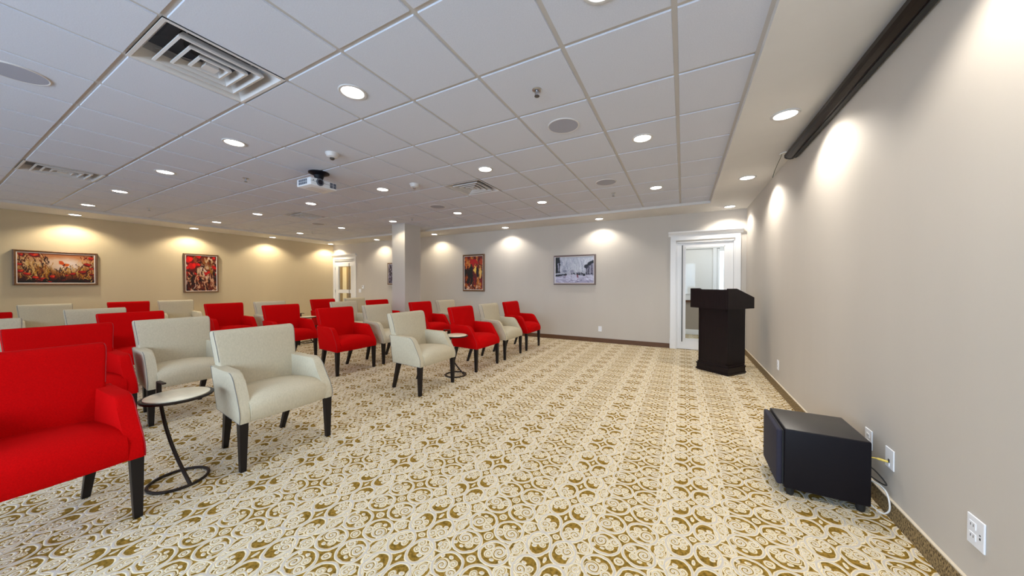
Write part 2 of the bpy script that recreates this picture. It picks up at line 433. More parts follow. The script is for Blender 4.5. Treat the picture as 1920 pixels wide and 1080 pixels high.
def glazed_door(x0, x1, ztop, gx0, gx1, gz0, gz1, rail, name, barx, barz0, barz1, hinge):
    y0, y1 = YF+.005, YF+.048
    bm = BM()
    box(bm, x0, gx0, y0, y1, .008, ztop); box(bm, gx1, x1, y0, y1, .008, ztop)
    box(bm, gx0, gx1, y0, y1, .008, gz0); box(bm, gx0, gx1, y0, y1, gz1, ztop)
    if rail: box(bm, gx0, gx1, y0, y1, rail[0], rail[1])
    for (a, b, c, d) in ((gx0, gx0+.014, gz0, gz1), (gx1-.014, gx1, gz0, gz1), (gx0, gx1, gz0, gz0+.014), (gx0, gx1, gz1-.014, gz1)):
        box(bm, a, b, y0-.006, y1-.004, c, d)
    d = struct(obj(name, bm, M_white))
    bm = BM(); box(bm, gx0, gx1, y0+.02, y0+.026, gz0, gz1); obj('pane', bm, M_glass, d)
    bm = BM(); tube(bm, [(barx, y0-.055, barz0), (barx, y0-.055, barz1)], .010, 12)
    L = barz1-barz0
    for z in (barz0+.12*L, barz1-.12*L): tube(bm, [(barx, y0, z), (barx, y0-.055, z)], .007, 8)
    obj('door_handle', bm, M_steel, d, smooth=40)
    for z in (.25, ztop/2, ztop-.25):
        bm = BM(); tube(bm, [(hinge, y0-.008, z-.05), (hinge, y0-.008, z+.05)], .008, 8); obj('hinge', bm, M_chrome, d)
    return d
glazed_door(-.103, .833, 2.105, .035, .700, .205, 2.02, None, 'door_1', -.012, .16, 2.06, .842)
glazed_door(-11.0, -9.97, 2.105, -10.83, -10.13, .25, 1.93, (.98, 1.10), 'door_2', -10.16, .62, 2.02, -10.99)

# vestibule behind door 1
VB = 9.5
bm = BM(); box(bm, -1.6, 2.6, YF+.12, VB+.1, -.05, 0); struct(obj('floor_vestibule', bm, M_carpet))
bm = BM(); box(bm, -1.6, 2.6, VB, VB+.1, .95, 2.7); box(bm, -1.7, -1.6, YF+.12, VB, 0, 2.7); box(bm, 2.6, 2.7, YF+.12, VB, 0, 2.7)
box(bm, -1.7, 2.7, YF+.12, VB+.1, 2.6, 2.7)
struct(obj('wall_vestibule', bm, M_room))
bm = BM(); box(bm, -1.6, 2.6, VB-.002, VB+.1, 0, .95); struct(obj('wall_vestibule_dado', bm, M_taupe))
bm = BM(); box(bm, -1.6, .66, VB-.03, VB, .88, 1.05, bev=.008); box(bm, -1.6, .66, VB-.045, VB, 1.03, 1.06, bev=.006)
box(bm, -1.6, .66, VB-.03, VB, 0, .13, bev=.008); box(bm, -1.6, 2.6, VB-.04, VB, 2.19, 2.25, bev=.01)
box(bm, .66, .75, VB-.05, VB, 0, 2.19, bev=.006); box(bm, .755, .80, VB-.04, VB, 0, 2.17, bev=.004); box(bm, .80, 1.6, VB-.04, VB, 2.11, 2.19)
struct(obj('trim_5', bm, M_white))
bm = BM(); box(bm, -1.6, .66, VB-.035, VB, .825, .88); struct(obj('trim_6', bm, M_basew))
bm = BM(); box(bm, .80, 1.6, VB-.03, VB-.01, .2, 2.12); struct(obj('window_6', bm, M_sky))
l = bpy.data.lights.new('vestibule_lamp', 'AREA'); l.size = 1.2; l.energy = 13; l.color = (1, .97, .92)
lo = bpy.data.objects.new('vestibule_lamp', l); C.objects.link(lo); lo.location = (.4, 8.4, 2.58)
# hall behind door 2
HB = 8.9
bm = BM(); box(bm, -14.6, -9.0, YF+.12, HB+.1, -.05, 0); struct(obj('floor_hall', bm, M_carpet))
bm = BM(); box(bm, -14.6, -8.6, HB, HB+.1, 0, 2.7); box(bm, -8.7, -8.6, YF+.12, HB, 0, 2.7); box(bm, -14.7, -14.6, YF+.12, HB, 0, 2.7); box(bm, -14.7, -8.6, YF+.12, HB+.1, 2.6, 2.7)
struct(obj('wall_hall', bm, M_yel))
bm = BM(); box(bm, -13.6, -13.16, HB-.04, HB, 0, 2.25); box(bm, -13.16, -12.3, HB-.04, HB, 2.05, 2.16); struct(obj('trim_7', bm, M_white))
bm = BM(); box(bm, -13.14, -13.0, HB-.03, HB, 0, 2.05); box(bm, -12.69, -12.47, HB-.03, HB, 0, 2.05); struct(obj('trim_8', bm, M_brn))
l = bpy.data.lights.new('hall_lamp', 'AREA'); l.size = 1.0; l.energy = 30; l.color = (1, .80, .50)
lo = bpy.data.objects.new('hall_lamp', l); C.objects.link(lo); lo.location = (-12.4, 8.1, 2.58)

# ================================================================== ceiling fixtures
def downlight_bm():
    a = BM(); lathe(a, [(.098, .003), (.098, -.003), (.094, -.007), (.080, -.007), (.076, -.0025), (.076, -.001)], 36, caps=False)
    b = BM(); lathe(b, [(.0765, -.0035), (.0765, -.001)], 36)
    return a, b
a, b = downlight_bm()
proto = thing('recessed_light', 'x', 'ceiling light', (0, 0, ZC))
obj('trim_ring', a, M_ring, proto, smooth=35); obj('lens', b, M_lens, proto)
def add_spot(root, power, angle, z=-.012, blend=.50, col=LAMP_COL):
    l = bpy.data.lights.new('bulb', 'SPOT'); l.energy = power; l.spot_size = math.radians(angle); l.spot_blend = blend
    l.shadow_soft_size = .05; l.color = col
    lo = bpy.data.objects.new('bulb', l); C.objects.link(lo); lo.parent = root; lo.location = (0, 0, z)
rowsx = [-.36, -2.19, -4.03, -5.865, -7.71, -9.55]
rn = ['first', 'second', 'third', 'fourth', 'fifth', 'sixth']
dn = {1.59: 'nearest', 3.42: 'middle', 5.26: 'farthest'}
first = True
for i, X_ in enumerate(rowsx):
    for Y_ in (1.59, 3.42, 5.26):
        lab = 'round lit downlight in ceiling tile, %s line from right wall, %s of its line' % (rn[i], dn[Y_])
        if i == 0 and Y_ == 1.59: lab = 'round lit downlight in the tiles overhead, just above the top edge of the view'
        if first: r = proto; r.location = (X_, Y_, ZC-.002); r['label'] = lab; r['group'] = 'downlights in the ceiling tiles'; first = False
        else: r = dup(proto, (X_, Y_, ZC-.002), 0, lab, 'downlights in the ceiling tiles')
SOF = [(.735, 1.63, 'in the right wall soffit, overhead beside the dark screen case'),
       (.735, 3.40, 'in the right wall soffit, alongside the far half of the screen case'),
       (.735, 5.17, 'in the right wall soffit, just beyond the screen case end'),
       (.735, 6.94, 'in the soffit corner above the right-hand glazed door'),
       (-1.58, 6.94, 'in the far soffit, nearest above the grey street painting'),
       (-3.86, 6.94, 'in the far soffit, between the two framed paintings right of the pillar'),
       (-6.12, 6.94, 'in the far soffit, just right of the square pillar'),
       (-8.45, 6.94, 'in the far soffit, just left of the square pillar'),
       (-10.78, 6.94, 'in the far left soffit corner above the left-hand door'),
       (-10.76, 5.15, 'in the left soffit, right of the square poppy painting'),
       (-10.76, 3.41, 'in the left soffit, above the square poppy painting'),
       (-10.76, 1.63, 'in the left soffit, above the wide poppy painting')]
for X_, Y_, tx in SOF:
    dup(proto, (X_, Y_, ZS-.002), 0, 'lit downlight ' + tx, 'downlights in the soffit')
for o in list(C.objects):
    if o.name.startswith('recessed_light'):
        if o['group'] == 'downlights in the soffit':
            k = 1.42 if (o.location.x > 0 and o.location.y < 6) else (1.35 if o.location.x < -10 else .90)
            add_spot(o, P_SOFFIT*k, 138, col=LAMP_COL if o.location.x > -5.5 else LAMP_WARM)
        else: add_spot(o, P_TILE, 134, blend=.5, col=LAMP_COL if o.location.x > -5.5 else LAMP_WARM)

# air diffusers
def diffuser(loc, label):
    r = thing('air_diffuser', label, 'air vent', loc, 0, 'square air diffusers in the ceiling tiles')
    def sq(bm, prof):
        rings = [[bm.verts.new((sx*s, sy*s, z)) for sx, sy in ((-1, -1), (1, -1), (1, 1), (-1, 1))] for s, z in prof]
        for A, B in zip(rings, rings[1:]):
            for k in range(4): bm.faces.new((A[k], A[(k+1) % 4], B[(k+1) % 4], B[k]))
        return rings
    bm = BM(); sq(bm, [(.3048, .0), (.3048, -.004), (.287, -.004), (.284, .0), (.248, .065), (.246, .12)]); obj('frame', bm, M_metalw, r)
    for s in (.215, .150, .085):
        bm = BM(); sq(bm, [(s-.026, .044), (s-.002, .006), (s, -.006), (s-.013, -.008), (s-.015, .0), (s-.031, .040), (s-.026, .044)]); obj('louvre', bm, M_metalw, r)
    bm = BM(); q = sq(bm, [(.030, .030), (.034, .0), (.036, -.008)]); bm.faces.new(q[2]); bm.faces.new(q[0]); obj('centre_plate', bm, M_metalw, r)
    bm = BM(); lathe(bm, [(.125, .10), (.125, .26)], 32); q = sq(bm, [(.246, .12), (.246, .122)]); obj('duct', bm, M_duct, r)
    bm = BM()
    sq(bm, [(.246, .118), (.19, .16), (.13, .17), (.13, .172)]); box(bm, -.19, .19, -.19, .19, .262, .27)
    obj('plenum', bm, M_plenum, r)
    bm = BM()
    for sx, sy in ((-1, -1), (1, -1), (1, 1), (-1, 1)):
        tube(bm, [(sx*.03, sy*.03, .02), (sx*.20, sy*.20, .075)], .0022, 5)
    obj('spring_wire', bm, M_chrome, r)
    return r
DL = ['large square stepped air diffuser overhead at upper left, showing its dark duct',
      'square air diffuser right of the smoke detector, in front of the pillar',
      'square stepped air diffuser at far left, above the wide poppy painting',
      'small distant square air diffuser left of the pillar']
for (dx, dy), lb in zip(DIFF, DL): diffuser((dx, dy, ZC), lb)

# ceiling speakers
bm = BM(); lathe(bm, [(.142, .006), (.142, -.004), (.136, -.008), (.130, -.006)], 40, caps=False)
bm2 = BM(); lathe(bm2, [(.133, -.0055), (.133, .004)], 40)
sp = thing('ceiling_speaker', 'round grey ceiling speaker grille overhead, right of centre near a sprinkler', 'speaker', (-.965, 2.82, ZC-.002), 0, 'round ceiling speakers')
obj('rim', bm, M_metalw, sp, smooth=35); obj('grille', bm2, M_grille, sp)
for X_, Y_, tx in ((-.962, 4.65, 'round grey ceiling speaker, smaller and farther one toward the podium'),
                   (-4.02, 4.65, 'round grey ceiling speaker between the pillar and the square diffuser'),
                   (-4.005, .375, 'large round ceiling speaker cut by the left edge of view'),
                   (-7.68, 4.65, 'faint distant round ceiling speaker left of the pillar')):
    dup(sp, (X_, Y_, ZC-.002), 0, tx, 'round ceiling speakers')
# sprinklers
bm = BM(); lathe(bm, [(.036, .004), (.036, -.002), (.028, -.008), (.014, -.008)], 20, caps=False)
bm2 = BM(); lathe(bm2, [(.012, 0), (.010, -.022), (.006, -.024), (.006, -.04)], 12); tube(bm2, [(-.014, 0, -.015), (-.014, 0, -.036), (0, 0, -.046), (.014, 0, -.036), (.014, 0, -.015)], .003, 6)
bm3 = BM(); lathe(bm3, [(.019, -.046), (.019, -.049)], 16)
sk = thing('sprinkler_head', 'chrome sprinkler head in the tile beside the near round speaker', 'sprinkler', (-.961, 2.21, ZC-.002), 0, 'ceiling sprinkler heads')
obj('escutcheon', bm, M_chrome, sk, smooth=35); obj('frame', bm2, M_chrome, sk, smooth=35); obj('deflector', bm3, M_steel, sk)
for X_, Y_, tx in ((-.978, 5.265, 'small sprinkler head beyond the farther right speaker'), (-5.25, 2.195, 'small dark sprinkler head left of the projector'),
                   (-8.918, 2.197, 'small sprinkler head near the left wall above the square poppy painting'), (-5.2, 5.19, 'small sprinkler head just above the pillar top'),
                   (-8.95, 5.25, 'tiny distant sprinkler head in the far left of the ceiling')):
    dup(sk, (X_, Y_, ZC-.002), 0, tx, 'ceiling sprinkler heads')
# smoke detectors
def detector(loc, label, dark):
    r = thing('smoke_detector', label, 'smoke detector', loc, 0, 'smoke detectors')
    bm = BM(); lathe(bm, [(.068, .0), (.068, -.012), (.060, -.022), (.056, -.040), (.040, -.050), (.018, -.052)], 32); obj('housing', bm, M_metalw, r, smooth=40)
    bm = BM(); lathe(bm, [(.024, -.050), (.024, -.064), (.014, -.074), (.006, -.076)], 20); obj('sensor', bm, M_steel if dark else M_chrome, r, smooth=40)
    return r
detector((-3.41, 2.222, ZC-.002), 'domed smoke detector with dark sensor above the projector', True)
detector((-3.415, 3.456, ZC-.002), 'white smoke detector left of the square diffuser before the pillar', False)

# projector
pr_ = thing('projector', 'white ceiling projector with round lens pointing right', 'projector', (-4.13, 2.49, 0))
bm = BM(); box(bm, -.145, .145, -.172, .172, 2.505, 2.60, bev=.014, seg=3); obj('body', bm, M_proj, pr_, smooth=35)
bm = BM(); box(bm, .1440, .1465, -.165, .165, 2.5535, 2.5565); obj('seam', bm, M_vent, pr_)
bm = BM()
def disc_x(bm, cx, cy, cz, r0, dx, n=28):
    A = [bm.verts.new((cx, cy+r0*math.cos(2*PI*k/n), cz+r0*math.sin(2*PI*k/n))) for k in range(n)]
    B = [bm.verts.new((cx+dx, cy+r0*.92*math.cos(2*PI*k/n), cz+r0*.92*math.sin(2*PI*k/n))) for k in range(n)]
    for k in range(n): bm.faces.new((A[k], A[(k+1) % n], B[(k+1) % n], B[k]))
    bm.faces.new(A); bm.faces.new(B)
disc_x(bm, .135, -.055, 2.557, .047, .022); le = obj('lens_barrel', bm, M_vent, pr_, smooth=35)
bm = BM(); disc_x(bm, .156, -.055, 2.557, .030, .004); obj('lens', bm, M_glassd, pr_, smooth=35)
bm = BM(); disc_x(bm, .143, -.135, 2.565, .006, .004); obj('ir_sensor', bm, M_slot, pr_)
bm = BM()
for i in range(2):
    for j in range(2): box(bm, .1435, .1475, .075+i*.045, .112+i*.045, 2.522+j*.036, 2.552+j*.036)
obj('front_vent', bm, M_vent, pr_)
bm = BM()
for i in range(5):
    for j in range(2): box(bm, -.095+i*.036, -.068+i*.036, -.1745, -.171, 2.522+j*.034, 2.550+j*.034)
obj('side_vent', bm, M_vent, pr_)
bm = BM()
for i in range(3): box(bm, -.09+i*.05, -.055+i*.05, -.10, .10, 2.5035, 2.506)
obj('bottom_slot', bm, M_metalw, pr_)
mt = BM(); lathe(mt, [(.12, ZC-.002), (.12, ZC-.014), (.06, ZC-.04), (.045, ZC-.09), (.04, 2.615)], 28, c=(-.03, .04, 0))
for sx, sy in ((-1, -1), (1, -1), (1, 1), (-1, 1)): tube(mt, [(-.03, .04, 2.64), (sx*.07, sy*.09, 2.612), (sx*.07, sy*.09, 2.598)], .008, 6)
obj('ceiling_mount', mt, M_black, pr_, smooth=40)

# projection screen case
sc = thing('projection_screen_case', 'long dark brown motorised screen case mounted high on the right wall', 'projection screen', (0, 0, 0))
prof = [(1.028, 2.684), (.985, 2.684), (.950, 2.668), (.930, 2.640), (.930, 2.612), (.945, 2.598), (.975, 2.588), (1.000, 2.588), (1.000, 2.596), (1.028, 2.596)]
bm = BM(); prism(bm, prof, -1.6, 4.30, 'y'); obj('case', bm, M_house, sc)
bm = BM(); prism(bm, [((x-.98)*1.04+.98, (z-2.64)*1.04+2.64) if x < 1.0 and z < 2.68 else (x, z) for x, z in prof], 4.30, 4.318, 'y'); obj('end_cap', bm, M_black, sc)
bm = BM(); box(bm, .988, 1.018, -1.5, 4.24, 2.578, 2.5965, bev=.004); obj('bottom_bar', bm, M_slot, sc)
bm = BM(); tube(bm, [(.93, 4.42, 2.684), (.925, 4.44, 2.66), (.91, 4.50, 2.61), (.895, 4.56, 2.55), (.885, 4.59, 2.49)], .003, 6)
tag(obj('loose_wire', bm, M_cabg, smooth=40), 'thin dark green wire hanging from the ceiling at the screen case end', 'wire')
bm = BM(); tube(bm, smoothpts([(.90, 4.37, 2.670), (.935, 4.350, 2.680), (.972, 4.335, 2.665), (.970, 4.325, 2.63)]), .004, 6)
tag(obj('pale_cable', bm, M_cabw, smooth=40), 'short pale cable looping into the end of the screen case', 'cable')

# ================================================================== wall plates
def plate(kind, loc, rotz, w_, h_, label, devs):
    """faces local -Y"""
    r = thing('wall_plate' if kind == 'blank' else 'power_outlet', label, 'outlet' if kind != 'blank' else 'wall plate', loc, rotz, 'white wall plates')
    bm = BM(); box(bm, -w_/2, w_/2, -.006, 0, -h_/2, h_/2, bev=.0025, seg=2); obj('cover_plate', bm, M_plate, r)
    for k, (dx, dz, t) in enumerate(devs):
        if t == 'socket':
            bm = BM(); box(bm, dx-.017, dx+.017, -.008, -.005, dz-.014, dz+.014, bev=.001, seg=1); s = obj('socket', bm, M_plate, r)
            bm = BM(); box(bm, dx-.008, dx-.0055, -.0085, -.007, dz-.004, dz+.006); box(bm, dx+.0055, dx+.008, -.0085, -.007, dz-.004, dz+.006); obj('slot', bm, M_slot, s)
        elif t == 'mark':
            bm = BM(); box(bm, dx-.003, dx+.003, -.0066, -.0055, dz-.002, dz+.003); box(bm, dx-.003, dx+.003, -.0066, -.0055, dz-.018, dz-.009); obj('printed_mark', bm, M_slot, r)
        else:
            bm = BM(); box(bm, dx-.006, dx+.006, -.009, -.005, dz-.010, dz+.010, bev=.001, seg=1); obj('jack', bm, M_slot if t == 'dark' else M_plate, r)
    return r
plate('outlet', (-1.622, YF, .30), 0, .074, .115, 'white outlet plate low on the far wall right of the street painting', [(0, .02, 'socket'), (0, -.02, 'socket')])
RZ = PI/2*3   # local -Y -> world -X
plate('outlet', (XR, 4.97, .313), RZ, .074, .118, 'white outlet plate on the right wall between podium and subwoofer', [(0, .02, 'socket'), (0, -.02, 'socket')])
plate('outlet', (XR, 2.80, .335), RZ, .082, .118, 'white outlet plate on the right wall just behind the subwoofer', [(0, .02, 'socket'), (0, -.02, 'socket')])
plate('blank', (XR, 2.569, .322), RZ, .082, .112, 'white wall plate with a yellow cable plugged in, beside the subwoofer', [(0, -.015, 'dark'), (0, -.035, 'jack')])
plate('outlet', (XR, 1.968, .316), RZ, .085, .118, 'large white outlet plate on the right wall at the bottom right', [(-.012, .022, 'socket'), (-.012, -.022, 'socket'), (.024, .002, 'mark')])
r = plate('blank', (-9.665, YF, 1.07), 0, .12, .12, 'white double light switch plate beside the left-hand door', [(-.025, 0, 'jack'), (.025, 0, 'jack')]); r.name = 'light_switch'; r['category'] = 'light switch'; del r['group']
th = thing('thermostat', 'small white thermostat above the light switch by the left-hand door', 'thermostat', (-9.50, YF, 1.20))
bm = BM(); box(bm, -.04, .04, -.025, 0, -.055, .055, bev=.004); obj('cover', bm, M_plate, th)
bm = BM(); box(bm, -.02, .02, -.027, -.024, .012, .034); obj('display', bm, M_slot, th)

# ================================================================== pictures
def paint_mesh(w_, h_, nx, ny, fn):
    """grid in local XZ facing -Y, colours from fn(array) -> rgb array (sRGB 0..1)"""
    img = fn(nx, ny)
    img = np.clip((img-.5)*1.22+.43, 0, 1); img = (img*.86+img.mean(axis=2, keepdims=True)*.14)**2.2
    me = bpy.data.meshes.new('canvas')
    vx = [((i/(nx-1)-.5)*w_, 0, (j/(ny-1)-.5)*h_) for j in range(ny) for i in range(nx)]
    fc = [(j*nx+i, j*nx+i+1, (j+1)*nx+i+1, (j+1)*nx+i) for j in range(ny-1) for i in range(nx-1)]
    me.from_pydata(vx, [], fc)
    at = me.color_attributes.new('paint', 'FLOAT_COLOR', 'POINT')
    buf = np.ones((ny*nx, 4), dtype=np.float32); buf[:, :3] = img[::-1].reshape(-1, 3)
    at.data.foreach_set('color', buf.ravel())
    me.materials.append(M_art)
    return me
class Art:
    def __init__(s, nx, ny, seed, wob=1.6):
        s.nx, s.ny = nx, ny; s.r = np.random.RandomState(seed)
        s.X, s.Y = np.meshgrid(np.linspace(0, 1, nx), np.linspace(0, 1, ny)); s.asp = nx/ny
        s.im = np.zeros((ny, nx, 3))
        def nz(k):
            g = s.r.normal(0, 1, (k+1, k+1)); gx = np.linspace(0, k-.001, nx); gy = np.linspace(0, k-.001, ny)
            ix = gx.astype(int); iy = gy.astype(int); fx = (gx-ix)[None, :]; fy = (gy-iy)[:, None]
            return (g[iy][:, ix]*(1-fx)*(1-fy)+g[iy][:, ix+1]*fx*(1-fy)+g[iy+1][:, ix]*(1-fx)*fy+g[iy+1][:, ix+1]*fx*fy)
        s.X = s.X+(.008*nz(14)+.006*nz(30))*wob/s.asp; s.Y = s.Y+(.008*nz(14)+.006*nz(30))*wob
    def grad(s, stops):
        ys_ = [a for a, _ in stops]
        for k in range(3): s.im[:, :, k] = np.interp(s.Y, ys_, [c[k] for _, c in stops])
    def mix(s, m, c):
        m = np.clip(m, 0, 1)[..., None]; s.im = s.im*(1-m)+np.array(c)*m
    def ell(s, cx, cy, rx, ry, c, ang=0, soft=.15, a=1.0):
        dx = (s.X-cx)*s.asp; dy = s.Y-cy; ca, sa = math.cos(ang), math.sin(ang)
        d = np.sqrt(((dx*ca+dy*sa)/(rx*s.asp))**2+((-dx*sa+dy*ca)/ry)**2)
        s.mix(a*(1-(d-1+soft)/soft), c)
    def line(s, x0, y0, x1, y1, wd, c, a=1.0):
        ax, ay, bx, by = x0*s.asp, y0, x1*s.asp, y1; px, py = s.X*s.asp, s.Y
        L = (bx-ax)**2+(by-ay)**2+1e-9; t = np.clip(((px-ax)*(bx-ax)+(py-ay)*(by-ay))/L, 0, 1)
        d = np.hypot(px-ax-t*(bx-ax), py-ay-t*(by-ay)); s.mix(a*(1-(d-wd*.5)/(wd*.6)), c)
    def dabs(s, n, box_, cols, ln, wd, ang, a=.8):
        for _ in range(n):
            x, y = s.r.uniform(box_[0], box_[2]), s.r.uniform(box_[1], box_[3]); t = ang+s.r.normal(0, .35); L = ln*s.r.uniform(.5, 1.4)
            s.line(x, y, x+math.cos(t)*L/s.asp, y+math.sin(t)*L, wd*s.r.uniform(.6, 1.3), cols[s.r.randint(len(cols))], a)
def poppy(A, x, y, s_, col=(.80, .10, .05)):
    A.ell(x, y, s_, s_*1.1, (col[0]*.55, col[1]*.4, col[2]*.5), 0, .3)
    A.ell(x-s_*.15, y-s_*.25, s_*.8, s_*.7, col, .2, .3)
    A.ell(x+s_*.25, y-s_*.3, s_*.5, s_*.45, (min(1, col[0]*1.15), col[1]*2+.08, col[2]*1.5), -.3, .4)
def art1(nx, ny):
    A = Art(nx, ny, 3); A.grad([(0, (.72, .45, .30)), (.35, (.80, .66, .50)), (.7, (.62, .40, .20)), (1, (.16, .06, .05))])
    A.ell(.62, .38, .26, .30, (.86, .78, .74), 0, .6); A.ell(.45, .30, .15, .2, (.84, .72, .62), 0, .6)
    A.dabs(120, (0, 0, .35, .8), [(.25, .10, .04), (.70, .50, .22), (.45, .22, .08), (.85, .70, .50)], .16, .014, PI/2*.95)
    A.dabs(60, (.8, 0, 1, .8), [(.70, .50, .22), (.45, .12, .08), (.85, .60, .40)], .14, .014, PI/2*.95)
    A.dabs(150, (.1, .5, 1, 1), [(.22, .09, .04), (.72, .52, .18), (.55, .30, .10), (.30, .12, .06), (.82, .66, .40)], .20, .012, -PI/2*1.05)
    for x, y, s_ in ((.05, .08, .05), (.20, .07, .08), (.03, .38, .045), (.04, .62, .05), (.12, .70, .055), (.22, .84, .05), (.30, .86, .045), (.27, .92, .04), (.43, .80, .045),
                     (.57, .92, .04), (.40, .97, .04), (.62, .76, .03), (.95, .12, .05), (.96, .50, .045)): poppy(A, x, y, s_, (.80, .14, .06))
    for x, y, s_ in ((.90, .35, .065), (.84, .62, .065), (.97, .70, .05), (.70, .70, .055)): poppy(A, x, y, s_, (.68, .06, .05))
    A.ell(.545, .29, .045, .07, (.84, .36, .10), .5, .3); A.ell(.61, .37, .055, .05, (.86, .42, .12), .1, .3); A.ell(.58, .36, .02, .04, (.4, .1, .03), .2, .5)
    A.dabs(60, (0, .88, 1, 1), [(.10, .05, .06), (.20, .08, .08), (.35, .12, .08)], .10, .02, 0)
    return A.im
def art2(nx, ny):
    A = Art(nx, ny, 5); A.grad([(0, (.45, .20, .12)), (.4, (.72, .58, .48)), (.75, (.70, .55, .50)), (1, (.38, .12, .10))])
    A.ell(.6, .5, .25, .28, (.82, .76, .74), 0, .6)
    A.dabs(170, (0, 0, 1, 1), [(.35, .05, .05), (.78, .66, .52), (.55, .30, .15), (.25, .06, .07), (.85, .74, .66), (.62, .45, .22)], .16, .02, PI/2)
    for x, y, s_ in ((.12, .15, .14), (.42, .04, .10), (.22, .34, .16), (.40, .28, .09), (.08, .55, .10), (.06, .36, .07), (.30, .54, .06), (.42, .65, .09), (.64, .52, .07), (.74, .49, .07), (.94, .36, .09), (.92, .08, .07), (.95, .54, .05)): poppy(A, x, y, s_, (.80, .06, .05))
    A.dabs(80, (0, .68, 1, 1), [(.32, .03, .05), (.50, .25, .12), (.22, .05, .08), (.80, .62, .50)], .22, .02, -PI/2)
    return A.im
def art3(nx, ny):
    A = Art(nx, ny, 8); A.grad([(0, (.52, .25, .15)), (.3, (.50, .17, .12)), (.5, (.50, .27, .14)), (.75, (.60, .33, .17)), (1, (.70, .48, .38))])
    A.ell(.55, .06, .15, .1, (.86, .68, .34), 0, .6); A.ell(.12, .28, .16, .07, (.90, .62, .28), 0, .5)
    A.dabs(90, (0, 0, 1, .3), [(.45, .08, .07), (.72, .30, .16), (.82, .55, .30)], .12, .03, PI/2)
    A.dabs(80, (0, .62, 1, 1), [(.75, .42, .12), (.55, .18, .10), (.85, .66, .48), (.40, .12, .14), (.80, .52, .2)], .16, .03, PI/2)
    A.ell(.52, .20, .24, .11, (.76, .03, .07), .35, .15); A.ell(.62, .25, .12, .05, (.60, .02, .05), .4, .3)
    for x, y, s_, c in ((.06, .48, .07, (.16, .05, .06)), (.20, .46, .07, (.12, .05, .08)), (.38, .42, .12, (.05, .03, .05)), (.72, .46, .06, (.14, .04, .08)), (.86, .46, .08, (.84, .66, .36)), (.60, .40, .06, (.92, .76, .38)), (.98, .45, .05, (.14, .05, .05))):
        A.ell(x, y, s_, .14, c, 0, .25); A.ell(x, y-.16, s_*.45, .03, (c[0]*.8+.1, c[1]*.8+.06, c[2]*.8+.04), 0, .3)
    A.line(.32, .5, .20, .78, .05, (.06, .03, .05)); A.line(.42, .5, .38, .84, .05, (.06, .03, .05)); A.line(.52, .55, .58, .66, .07, (.45, .06, .12))
    A.line(.52, .65, .62, .86, .018, (.62, .14, .10)); A.line(.58, .68, .55, .86, .018, (.60, .14, .10)); A.line(.72, .52, .72, .60, .04, (.22, .08, .22)); A.line(.88, .5, .86, .62, .06, (.88, .72, .42))
    A.dabs(40, (0, .86, 1, 1), [(.85, .70, .60), (.32, .10, .14), (.70, .40, .2)], .10, .02, PI/2)
    return A.im
def art4(nx, ny):
    A = Art(nx, ny, 11); A.grad([(0, (.68, .70, .76)), (.45, (.74, .76, .80)), (.68, (.66, .66, .72)), (.72, (.74, .74, .82)), (1, (.62, .60, .70))])
    A.dabs(120, (.1, 0, 1, .45), [(.78, .80, .84), (.60, .62, .70), (.70, .70, .78)], .22, .02, PI/2, .5)
    A.mix(((A.X < .115) & (A.Y < .62))*1.0, (.14, .12, .18)); A.line(.085, .25, .085, .55, .03, (.62, .62, .70)); A.line(.12, 0, .12, .6, .012, (.30, .28, .36))
    A.ell(.26, .54, .06, .06, (.50, .52, .60), 0, .4); A.ell(.44, .56, .06, .08, (.58, .58, .66), 0, .5)
    A.mix(((A.Y > .36-(A.X-.82)*1.1) & (A.X > .81) & (A.Y < .70))*1.0, (.58, .57, .64))
    A.line(.80, .38, 1.0, .18, .07, (.10, .09, .14)); A.line(.82, .38, .82, .66, .02, (.25, .24, .30)); A.line(.87, .36, .87, .66, .03, (.35, .34, .4)); A.line(.95, .34, .95, .66, .03, (.40, .38, .44))
    A.line(0, .72, .28, .68, .045, (.10, .09, .14)); A.dabs(40, (.42, .62, 1, .68), [(.14, .12, .18), (.28, .26, .34)], .04, .02, PI/2)
    A.line(.27, .70, .27, .80, .012, (.5, .35, .42)); A.line(.57, .68, .60, .80, .028, (.50, .18, .25)); A.line(.59, .80, .60, .94, .015, (.40, .22, .30)); A.line(.58, .66, .62, .68, .03, (.10, .08, .12)); A.line(.43, .74, .43, .86, .010, (.5, .46, .56))
    A.dabs(60, (0, .76, 1, 1), [(.80, .80, .88), (.52, .50, .60), (.66, .64, .74)], .14, .02, .05, .5)
    return A.im
def art5(nx, ny):
    A = Art(nx, ny, 13); A.grad([(0, (.60, .58, .64)), (.5, (.72, .70, .76)), (1, (.40, .38, .46))])
    A.dabs(120, (0, 0, .35, 1), [(.20, .18, .22), (.34, .30, .36), (.55, .52, .60)], .18, .03, PI/2)
    A.dabs(80, (.3, .5, 1, 1), [(.25, .22, .30), (.66, .64, .72)], .14, .03, 0)
    return A.im
